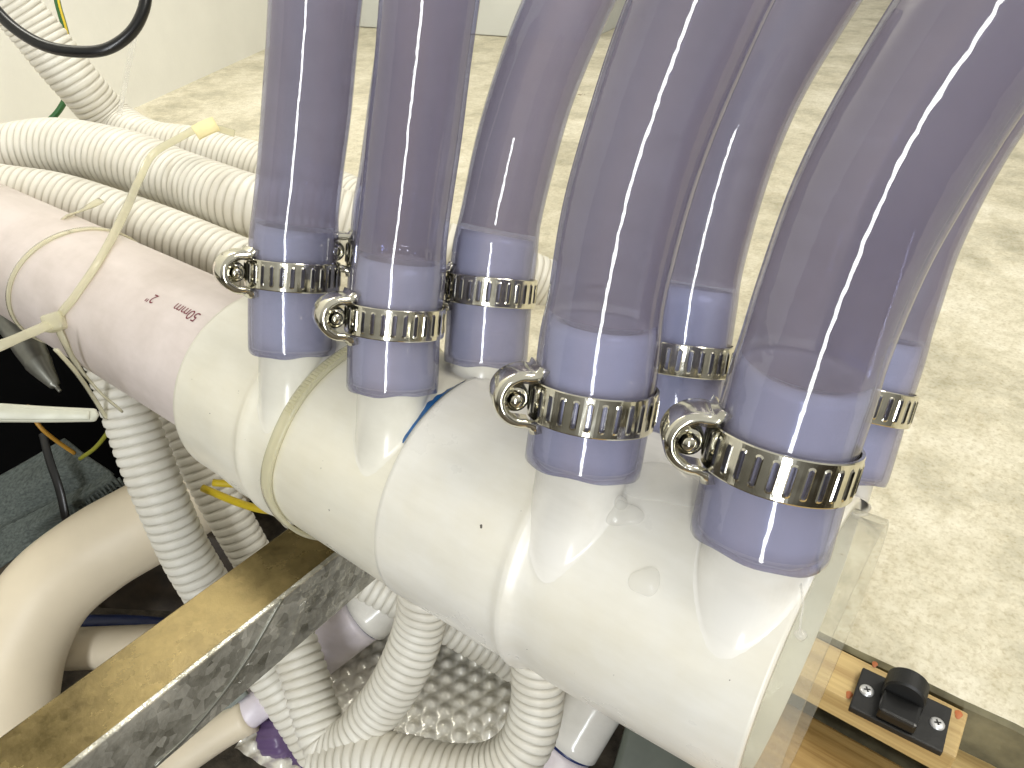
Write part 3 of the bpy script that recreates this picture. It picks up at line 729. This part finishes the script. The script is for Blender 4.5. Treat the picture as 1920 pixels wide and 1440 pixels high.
# catch
c4 = [Wz(1622, 1253, 0.003), Wz(1791, 1330, 0.003), Wz(1759, 1409, 0.003), Wz(1591, 1324, 0.003)]
ctr = sum(c4)/4; ux = nrm((c4[1]-c4[0])+(c4[2]-c4[3])); uy = np.cross([0, 0, 1], ux)
hl = np.linalg.norm(c4[1]-c4[0])/2; hw = np.linalg.norm(c4[3]-c4[0])/2
ctr[2] = 0.0006
cat = empty('catch', ctr); cat.rotation_euler = (0, 0, math.atan2(ux[1], ux[0])); tag(cat, 'black rubber catch screwed to the pine batten at lower right', 'catch')
Rc = (ux, uy, np.array([0, 0, 1.]))
def cbox(nm, x0, x1, y0, y1, z0, z1, m, bev): 
    o = bevel_box(nm, x0, x1, y0, y1, z0, z1, m, None, bev); o.parent = cat; return o
cbox('base_plate', -hl, hl, -hw, hw, 0, 0.0026, 'black', 0.0005)
cbox('body', -hl*0.45, hl*0.38, -hw*0.95, hw*0.1, 0.0027, 0.0072, 'cable_black', 0.001)
# rounded upright tongue
V = []; rr_ = hl*0.45; seg = 24; zc = 0.0075
outline = [(-rr_, 0.0027)]+[(-rr_*math.cos(a), zc+rr_*0.95*math.sin(a)) for a in np.linspace(0, math.pi, seg)]+[(rr_, 0.0027)]
n = len(outline); y0, y1 = hw*0.02, hw*0.85
for y, k in ((y0, .93), (y0+0.0006, 1), (y1-0.0006, 1), (y1, .93)):
    V += [(x*k-hl*0.03, y, 0.0027+(z-0.0027)*k) for x, z in outline]
F = grid_faces(4, n, flip=True)+[tuple(range(n)), tuple(range(3*n, 4*n))[::-1]]
o = mesh_obj('tongue', V, F, 'black', None, smooth=False); o.parent = cat
for sgn, px, py in ((-1, 1625, 1295), (1, 1757, 1357)):
    p = Wz(px, py, 0.0033); lx = float((p-ctr)@ux); ly = float((p-ctr)@uy)
    V = []; ns = 24
    for z, r_ in ((0.0026, 0.0022), (0.0029, 0.0022), (0.0033, 0.0018), (0.0034, 0.0009)):
        V += [(lx+r_*math.cos(2*math.pi*j/ns), ly+r_*math.sin(2*math.pi*j/ns), z) for j in range(ns)]
    F = grid_faces(4, ns)+[tuple(range(3*ns, 4*ns))]
    so = mesh_obj('screw', V, F, 'screw'); so.parent = cat
    V = []; F = []
    for q in range(2):
        a = 0.5+q*math.pi/2; ca, sa = math.cos(a), math.sin(a); b = len(V)
        for (x, y, z) in box_verts(-0.0010, 0.0010, -0.00022, 0.00022, 0.0031+0.00002*q, 0.00352+0.00002*q): V.append((lx+x*ca-y*sa, ly+x*sa+y*ca, z))
        F += [tuple(i+b for i in f) for f in BOXF]
    cr = mesh_obj('cross_slot', V, F, 'black', smooth=False); cr.parent = so

MAT['red_smear'] = plain('orange_red_smear', (0.42, 0.13, 0.04), 0.5, var=0.3)
for px, py, a_, b_ in ((1592, 1303, .0016, .0006), (1797, 1340, .0018, .0006), (1640, 1246, .0014, .0004)):
    p = Wz(px, py, 0.00052); V = [(p[0]+a_*(1+.25*math.sin(3*t))*math.cos(t)*.6, p[1]+a_*math.sin(t), 0.00055+0.0002*(k == 0)) for k in (0, 1) for t in np.linspace(0, 2*np.pi, 14, endpoint=False)]
    V = [V[i] if i >= 14 else ((V[i][0]-p[0])*.5+p[0], (V[i][1]-p[1])*.5+p[1], V[i][2]) for i in range(28)]
    sm = mesh_obj('paint_smear', V, grid_faces(2, 14)+[tuple(range(14))[::-1]], 'red_smear', strip)

# =================================================================== RIBBED HOSES
ribbed('ribbed_hose', [(-60,-80,.50),(40,28,.53),(140,150,.56),(212,228,.585),(280,266,.58),(380,285,.57),(480,312,.56),(620,360,.55),(760,420,.54)], 0.0175,
       'white ribbed hose coming down from the top left corner behind the black cable')
ribbed('ribbed_hose', [(-90,310,.48),(0,293,.475),(110,280,.47),(230,300,.46),(350,343,.45),(480,387,.435),(600,405,.44),(720,440,.45),(880,490,.46),(1000,530,.475),(1060,560,.48)], 0.0185,
       'thick white ribbed hose running left to right above the pinkish pipe')
ribbed('ribbed_hose', [(-90,340,.43),(0,356,.43),(100,372,.43),(220,407,.425),(330,447,.42),(440,490,.415),(540,540,.41)], 0.0150,
       'white ribbed hose lowest of the bundle, touching the top of the pinkish pipe')
ribbed('ribbed_hose', [(180,600,.34),(215,690,.34),(252,800,.345),(298,920,.35),(345,1030,.36),(392,1112,.37),(440,1200,.38)], 0.0118,
       'white ribbed hose hanging down left of centre, in front of the cream hose')
ribbed('ribbed_hose', [(290,720,.39),(340,800,.39),(388,890,.395),(432,970,.40),(480,1055,.41),(530,1140,.42)], 0.0112,
       'white ribbed hose hanging beside the yellow cable, right one of the pair')
ribbed('ribbed_hose', [(790,1020,.33),(796,1090,.335),(788,1170,.345),(752,1262,.355),(700,1340,.365),(652,1392,.37),(615,1392,.375),(592,1335,.38),(570,1260,.385),(545,1190,.39),(515,1120,.40)], 0.0122,
       'white ribbed hose bent in a U under the pipe over the foil sheet', ns=40)
ribbed('ribbed_hose', [(1010,1160,.325),(1010,1250,.33),(1006,1330,.335),(980,1400,.34),(925,1440,.345),(850,1446,.35),(770,1432,.355),(690,1420,.36),(600,1440,.37)], 0.0122,
       'white ribbed hose dropping under the pipe at right and turning along the bottom', ns=40)
ribbed('ribbed_hose', [(600,1040,.42),(680,1082,.42),(760,1125,.42),(850,1172,.42),(930,1218,.42),(1020,1270,.42)], 0.0120,
       'white ribbed hose crossing behind the two bent ones parallel to the pipe')
ribbed('ribbed_hose', [(470,1210,.40),(515,1275,.40),(560,1345,.40),(610,1420,.40),(660,1500,.40)], 0.0120,
       'white ribbed hose at the bottom left edge of the U bend, half hidden', depth=0.0006)
ribbed('ribbed_hose', [(500,890,.29),(530,930,.29),(555,962,.29),(590,1005,.29)], 0.0065,
       'short piece of white ribbed hose tucked under the tied coupling', depth=0.0006)

# smooth cream hoses, pipes
o = tube('cream_hose', PX([(470,830,.44),(400,895,.43),(300,965,.42),(180,1035,.41),(90,1110,.40),(35,1210,.395),(12,1320,.39),(0,1480,.385)]), 0.0240, 'cream_hose', ns=40)
tag(o, 'thick smooth cream hose curving down the lower left edge', 'hose')
o = tube('cream_hose', PX([(420,1205,.435),(300,1210,.435),(200,1214,.435),(80,1218,.435),(-40,1220,.435)]), 0.0120, 'cream_hose', ns=32)
tag(o, 'thinner smooth cream hose running straight behind the steel beam', 'hose')
o = tube('blue_hose', PX([(360,1180,.47),(240,1170,.47),(130,1168,.47),(20,1150,.47)]), 0.0055, 'bluehose')
tag(o, 'dark blue hose behind the thinner cream hose', 'hose')
lp = empty('lavender_pipe', W(520, 1270, .435)); tag(lp, 'lavender white pipe end with dark blue rim under the steel beam', 'pipe')
tube('barrel', PX([(470,1310,.44),(560,1243,.438),(682,1150,.435)]), 0.0165, 'lavender', lp, 40)
tube('blue_rim', PX([(680,1151.5,.435),(686,1147,.435)]), 0.0169, 'darkblue', lp, 40, 0.0006)
tube('socket', PX([(685,1148,.435),(760,1090,.433)]), 0.0185, 'stub', lp, 40)
lp2 = empty('white_pipe', W(1100, 1330, .37)); tag(lp2, 'smooth white pipe with a blue glue mark under the right part of the manifold', 'pipe')
tube('barrel', PX([(1170,1230,.37),(1110,1325,.37),(1068,1395,.37)]), 0.0150, 'stub', lp2, 40)
tube('blue_rim', PX([(1069,1393,.37),(1065,1400,.37)]), 0.0140, 'darkblue', lp2, 40, 0.0006)
tube('spigot', PX([(1066,1398,.37),(1000,1500,.37)]), 0.0132, 'lavender', lp2, 40)

# foil sheet ----------------------------------------------------------
p0, p1, p2 = Wz(600, 1440, PITZ), Wz(1100, 1440, PITZ), Wz(700, 1080, PITZ)
fx = nrm(np.array([1., 0.15, 0])); fy = np.cross([0, 0, 1], fx); og = Wz(865, 1255, PITZ+0.012)
nu, nv = 200, 190; hu, hv = 0.082, 0.100; pit = 0.0098
U_, V_ = np.meshgrid(np.linspace(-hu, hu, nu), np.linspace(-hv, hv, nv))
row = np.round(V_/(pit*0.866)); uo = U_-(row % 2)*pit/2; du = uo-np.round(uo/pit)*pit; dv = V_-row*pit*0.866
rad = np.sqrt(du**2+dv**2); hgt = 0.0030*np.exp(-(rad/0.0027)**2)-0.0010*np.exp(-((rad-0.0043)/0.0010)**2)
hgt = hgt*(0.8+0.4*np.sin(U_*90+1)*np.sin(V_*70))+0.004*np.sin(U_*22+.5)*np.sin(V_*26)
P = og+U_[..., None]*fx+V_[..., None]*fy+hgt[..., None]*np.array([0, 0, 1.])
o = mesh_obj('foil_sheet', P.reshape(-1, 3), grid_faces(nv, nu, closed=False), 'foil', origin=og)
tag(o, 'embossed aluminium foil sheet with round bumps lying below the U bend', 'foil')

# =================================================================== LEFT PIT CONTENTS
def slab_from_px(name, quad, d, thick, m, parent=None, n=1, bev=0.0008, wav=0.0, nn=20):
    """a thick sheet through four (px,py,depth) corners, tl tr br bl"""
    q = [W(*c) for c in quad]; nv = nrm(np.cross(q[1]-q[0], q[3]-q[0])); nv = -nv if nv@(CAM-q[0]) < 0 else nv
    V = []
    for side in (0, 1):
        for i in range(nn):
            for j in range(nn):
                a, b = j/(nn-1), i/(nn-1)
                p = (1-b)*((1-a)*q[0]+a*q[1])+b*((1-a)*q[3]+a*q[2])
                V.append(p+nv*(wav*math.sin(a*5+1)*math.cos(b*7))-nv*thick*side)
    g = grid_faces(nn, nn, closed=False); F = [f for f in g]+[tuple(x+nn*nn for x in f[::-1]) for f in g]
    bd = [j for j in range(nn)]+[i*nn+nn-1 for i in range(1, nn)]+[(nn-1)*nn+j for j in range(nn-2, -1, -1)]+[i*nn for i in range(nn-2, 0, -1)]
    for k in range(len(bd)): a, b = bd[k], bd[(k+1) % len(bd)]; F.append((a, a+nn*nn, b+nn*nn, b))
    return mesh_obj(name, V, F, m, parent, smooth=True, origin=q[0])
o = slab_from_px('pit_shade_sheet', [(-200,430,.52),(330,560,.50),(440,960,.56),(-200,1240,.60)], .5, 0.03, 'void'); tag(o, 'black sheet standing in for the deep shade under the pinkish pipe', 'shade')  # black sheet added where the pit is only deep and unlit
o = slab_from_px('dark_board', [(120,1080,.50),(330,985,.49),(470,1020,.49),(330,1260,.50)], .5, 0.012, 'wood_dark'); tag(o, 'dark stained wooden board behind the hanging ribbed hoses', 'board')
# grey fabric with fringe
fb = empty('grey_cloth', W(100, 950, .44)); tag(fb, 'grey woven cloth with a frayed edge and black strap in the dark at left', 'cloth')
slab_from_px('upper_fold', [(-120,960,.44),(118,822,.45),(212,890,.45),(-120,1080,.44)], .44, 0.002, 'fabric', fb, wav=0.003)
slab_from_px('lower_fold', [(-120,1055,.436),(205,885,.445),(226,908,.446),(-120,1150,.436)], .44, 0.002, 'fabric', fb, wav=0.003)
rr = random.Random(3)
for k in range(34):
    t = k/33; bx, by = 222-345*t*0.72, 900+165*t*0.85; l = rr.uniform(12, 34)
    tube('thread', PX([(bx, by-4, .444), (bx+l*.5, by+l*.45+rr.uniform(-3, 3), .446), (bx+l*.8+rr.uniform(-6, 6), by+l, .45)]), rr.uniform(.0004, .0010), 'fabric', fb, 6, 0.003)
C, s = catmull(PX([(80,812,.435),(92,860,.43),(112,920,.428),(124,975,.43),(132,1010,.44)]), 0.002)
strap('strap', C, np.tile(-FWD, (len(C), 1)), 0.0052, 0.0012, 'cable_black', fb)
# metal nozzle
nz = empty('metal_nozzle', W(60, 650, .43)); tag(nz, 'dull grey metal nozzle pointing down in the dark at left', 'nozzle')
C, s = catmull(PX([(10,590,.44),(45,635,.435),(75,685,.43),(100,718,.428),(113,734,.427)]), 0.001)
q = s/s[-1]; v, f = sweep(C, np.interp(q, [0, .45, .62, .64, .92, .93, 1], [.0085, .0085, .0072, .0074, .0030, .0012, .0010]), 24); mesh_obj('barrel', v, f, 'nozzle', nz)
# cables
def cable(nm, pts, r, m, label): o = tube(nm, PX(pts), r, m, None, 14, 0.002); tag(o, label, 'cable'); return o
cable('black_cable', [(-60,-60,.40),(-15,10,.40),(30,55,.40),(85,86,.40),(145,97,.40),(200,92,.40),(245,62,.40),(268,22,.40),(276,-25,.40),(278,-80,.40)], 0.0031, 'cable_black', 'thick black cable hanging in a loop at the top left corner')
gc = empty('earth_cable', W(105, 0, .64)); tag(gc, 'thin green and yellow earth cable behind the ribbed hose at top left', 'cable')
gp = [(98,-60,.64),(108,5,.64),(122,55,.645),(131,95,.65),(133,140,.655),(124,182,.655),(105,214,.655),(78,236,.655),(40,250,.66)]
tube('green_sheath', PX(gp), 0.0026, 'green', gc, 12, 0.003)
tube('yellow_stripe', PX([(x+2.2, y-0.6, d-.0022) for x, y, d in gp[:5]]), 0.0010, 'yellow', gc, 8, 0.003)
cable('yellow_cable', [(285,775,.43),(302,815,.43),(322,853,.43),(350,890,.44)], 0.0022, 'yellow', 'yellow cable seen between the two hanging ribbed hoses')
cable('yellow_cable', [(400,905,.36),(450,909,.36),(500,918,.36),(560,930,.36)], 0.0018, 'yellow', 'upper yellow cable below the tied coupling')
cable('yellow_cable', [(380,915,.375),(448,943,.37),(490,955,.365),(545,960,.36)], 0.0019, 'yellow', 'lower yellow cable below the tied coupling')
cable('orange_cable', [(50,760,.42),(75,800,.42),(108,828,.43),(140,850,.44)], 0.0012, 'orange', 'thin orange cable above the grey cloth')
cable('olive_cable', [(225,760,.42),(208,800,.42),(180,838,.43),(150,860,.44)], 0.0012, 'olive', 'thin olive green cable above the corner of the grey cloth')

# =================================================================== CABLE TIES
def nrm_from(C, axis_pt): 
    return np.stack([nrm([0, c[1]-AY, c[2]-AZ]) for c in C])
t1 = empty('cable_tie', on_cyl(108, 603, RP)); tag(t1, 'yellowish nylon cable tie knotted around ribbed hoses and pinkish pipe', 'cable tie')
pp = [W(440, 250, .43), W(385, 238, .42), W(330, 262, .415), W(288, 288, .412), W(262, 335, .40), W(240, 385, .36), W(226, 414, .34)]+[on_cyl(x, y, RP+0.0013) for x, y in ((205, 455), (175, 505), (140, 556), (108, 604), (120, 640), (145, 685), (190, 738), (225, 768))]
C, s = catmull(pp, 0.002); NN = np.stack([nrm(CAM-c) if i < len(C)*0.45 else nrm(0.3*nrm(CAM-c)+nrm([0, c[1]-AY, c[2]-AZ])) for i, c in enumerate(C)])
strap('strap', C, NN, 0.0040, 0.0010, 'tie', t1, wfun=lambda q: np.where(q < .12, 1.0, 1.0))
cc = on_cyl(103, 604, RP+0.003); bevel_box('head', -0.0042, 0.0042, -0.0036, 0.0036, -0.0030, 0.0028, 'tie', t1, 0.0016, (nrm(RIGHT+UPV*.3), nrm(UPV-RIGHT*.3), -FWD), cc, 4)
C, s = catmull([cc, W(50, 627, .29), W(0, 648, .28), W(-80, 680, .27)], 0.002); strap('tail', C, np.tile(-FWD, (len(C), 1)), 0.0046, 0.0010, 'tie', t1)
C, s = catmull(PX([(405, 232, .415), (385, 240, .413), (366, 250, .412)]), 0.001); strap('tip', C, np.tile(-FWD, (len(C), 1)), 0.009, 0.003, 'foam', t1)
t2 = empty('cable_tie', on_cyl(14, 520, RP)); tag(t2, 'thin nylon tie looped around the pinkish pipe at the left edge', 'cable tie')
xr = [on_cyl(135, 402, RP)[0], on_cyl(14, 520, RP)[0], on_cyl(80, 660, RP)[0]]
ang = np.linspace(0, 2*np.pi, 90); x_m = xr[1]+0.006
C = np.array([cyl(x_m+0.010*math.cos(t+0.6), t, RP+0.0007) for t in ang]); strap('strap', C, nrm_from(C, None), 0.0034, 0.0009, 'tie', t2)
C, s = catmull([W(190, 375, .38), W(170, 386, .375), W(140, 400, .36), on_cyl(120, 408, RP+.001)], 0.002); strap('tail', C, np.tile(-FWD, (len(C), 1)), 0.0040, 0.0009, 'tie', t2)
t3 = empty('cable_tie', cyl(X_TIE, 0, RC)); tag(t3, 'pale ribbed nylon tie wrapped around the white coupling beside the leftmost stub', 'cable tie')
tp = [on_cyl(x_, y_, RC+0.001) for x_, y_ in ((608, 694), (572, 728), (538, 786), (509, 856), (498, 912), (512, 950))]
ta = np.array([math.atan2(-(p[1]-AY), p[2]-AZ) for p in tp]); tx = np.array([p[0] for p in tp])
ta = np.r_[ta[0]-1.2, ta, ta[-1]+0.8, ta[0]-1.2+2*np.pi]; tx = np.r_[tx[0]+0.004, tx, tx[-1]+0.002, tx[0]+0.004]
tiex = lambda t: float(np.interp(t, ta, tx))
ang3 = np.linspace(ta[0], ta[-1], 120); xs3 = np.convolve(np.pad([tiex(t) for t in ang3], 4, 'edge'), np.ones(9)/9, 'valid')
C = np.array([cyl(x_, t, RC+0.0012) for x_, t in zip(xs3, ang3)]); strap('strap', C, nrm_from(C, None), 0.0046, 0.0014, 'tie', t3)
V = []; F = []
for k in range(26):
    t = 0.05+k*0.030; b = len(V)
    for (u, vv, z) in box_verts(-0.0016, 0.0016, -0.00035, 0.00035, 0.0016, 0.00205):
        V.append(cyl(float(np.interp(t, ang3, xs3))+u*.8, t+vv/RC, RC+z+0.0002))
    F += [tuple(i+b for i in f) for f in BOXF]
mesh_obj('teeth', V, F, 'tie', t3, smooth=False)
t4 = empty('cable_tie', W(0, 775, .27)); tag(t4, 'flat pale tie end with a rounded tip sticking in from the left edge', 'cable tie')
C, s = catmull(PX([(-80,772,.262),(0,774,.265),(90,777,.27),(150,778,.272),(185,778.5,.274)]), 0.0008)
wf = lambda q: np.where(q > .965, np.sqrt(np.clip(1-((q-.965)/.035)**2, 0.02, 1)), 1)*np.interp(q, [0, 1], [1.2, 0.75])
strap('strap', C, np.tile(-FWD, (len(C), 1)), 0.0064, 0.0016, 'tie_pale', t4, wfun=wf)
strap('raised_rib', C[:int(len(C)*.96)]-FWD*0.0008, np.tile(-FWD, (int(len(C)*.96), 1)), 0.0045, 0.0008, 'tie_pale', t4, wfun=lambda q: np.interp(q, [0, 1], [1.2, 0.75]))
t5 = empty('cable_tie', W(240, 140, .55)); tag(t5, 'narrow clear tie strip standing against the white wall at top left', 'cable tie')
C, s = catmull(PX([(258, 40, .53), (246, 100, .54), (234, 160, .55), (224, 215, .555)]), 0.004); strap('strap', C, np.tile(-FWD, (len(C), 1)), 0.0042, 0.0009, 'glue', t5)
t6 = empty('cable_tie', W(150, 700, .30)); tag(t6, 'thin tie strand running down from the pinkish pipe in the dark', 'cable tie')
C, s = catmull(PX([(105, 655, .285), (140, 695, .30), (175, 745, .32), (200, 785, .335)]), 0.002); strap('strap', C, np.tile(-FWD, (len(C), 1)), 0.0022, 0.0010, 'tie', t6)

# =================================================================== BOTTOM DETAILS
wp = empty('wrapped_pipe', W(350, 1420, .40)); tag(wp, 'cream pipe with grey wrap under the steel beam at bottom left', 'pipe')
tube('barrel', PX([(250,1490,.40),(340,1420,.40),(420,1365,.40),(470,1338,.40)]), 0.0100, 'cream_hose', wp, 28)
tube('elbow', PX([(455,1345,.40),(480,1325,.40),(505,1310,.405),(540,1320,.415)]), 0.0088, 'lavender', wp, 28)
slab_from_px('grey_wrap', [(230,1400,.395),(430,1262,.395),(462,1305,.393),(250,1470,.393)], .4, 0.003, 'grey_wrap', wp, wav=0.003)
for i, (px, py, lab) in enumerate(((527, 1378, 'upper dark purple valve knob beside the U shaped ribbed hose'), (582, 1424, 'lower purple valve knob at the bottom edge'))):
    k = empty('valve_knob', W(px, py, .405)); tag(k, lab, 'knob', 'purple valve knobs')
    ax = nrm(RIGHT*0.85+UPV*0.25-FWD*0.45); C0 = W(px, py, .405)
    C = np.array([C0+ax*t for t in np.linspace(-0.009, 0.009, 19)]); th = np.linspace(0, 2*np.pi, 48, endpoint=False)
    v, f = sweep(C, 0.0115, 48, rfun=lambda t_: np.array([[0.0115*(1-0.25*(abs(i-9)/9)**6)+0.0005*math.sin(16*t) for t in t_] for i in range(19)])); mesh_obj('grip', v, f, 'purple', k)
    tube('stem', [C0+ax*0.008, C0+ax*0.018], 0.005, 'stub', k, 20)
o = slab_from_px('grey_board', [(1200,1270,.37),(1440,1420,.355),(1400,1540,.345),(1140,1480,.36)], .4, 0.008, 'grey_board'); tag(o, 'grey painted board below the near end of the white pipe', 'board')
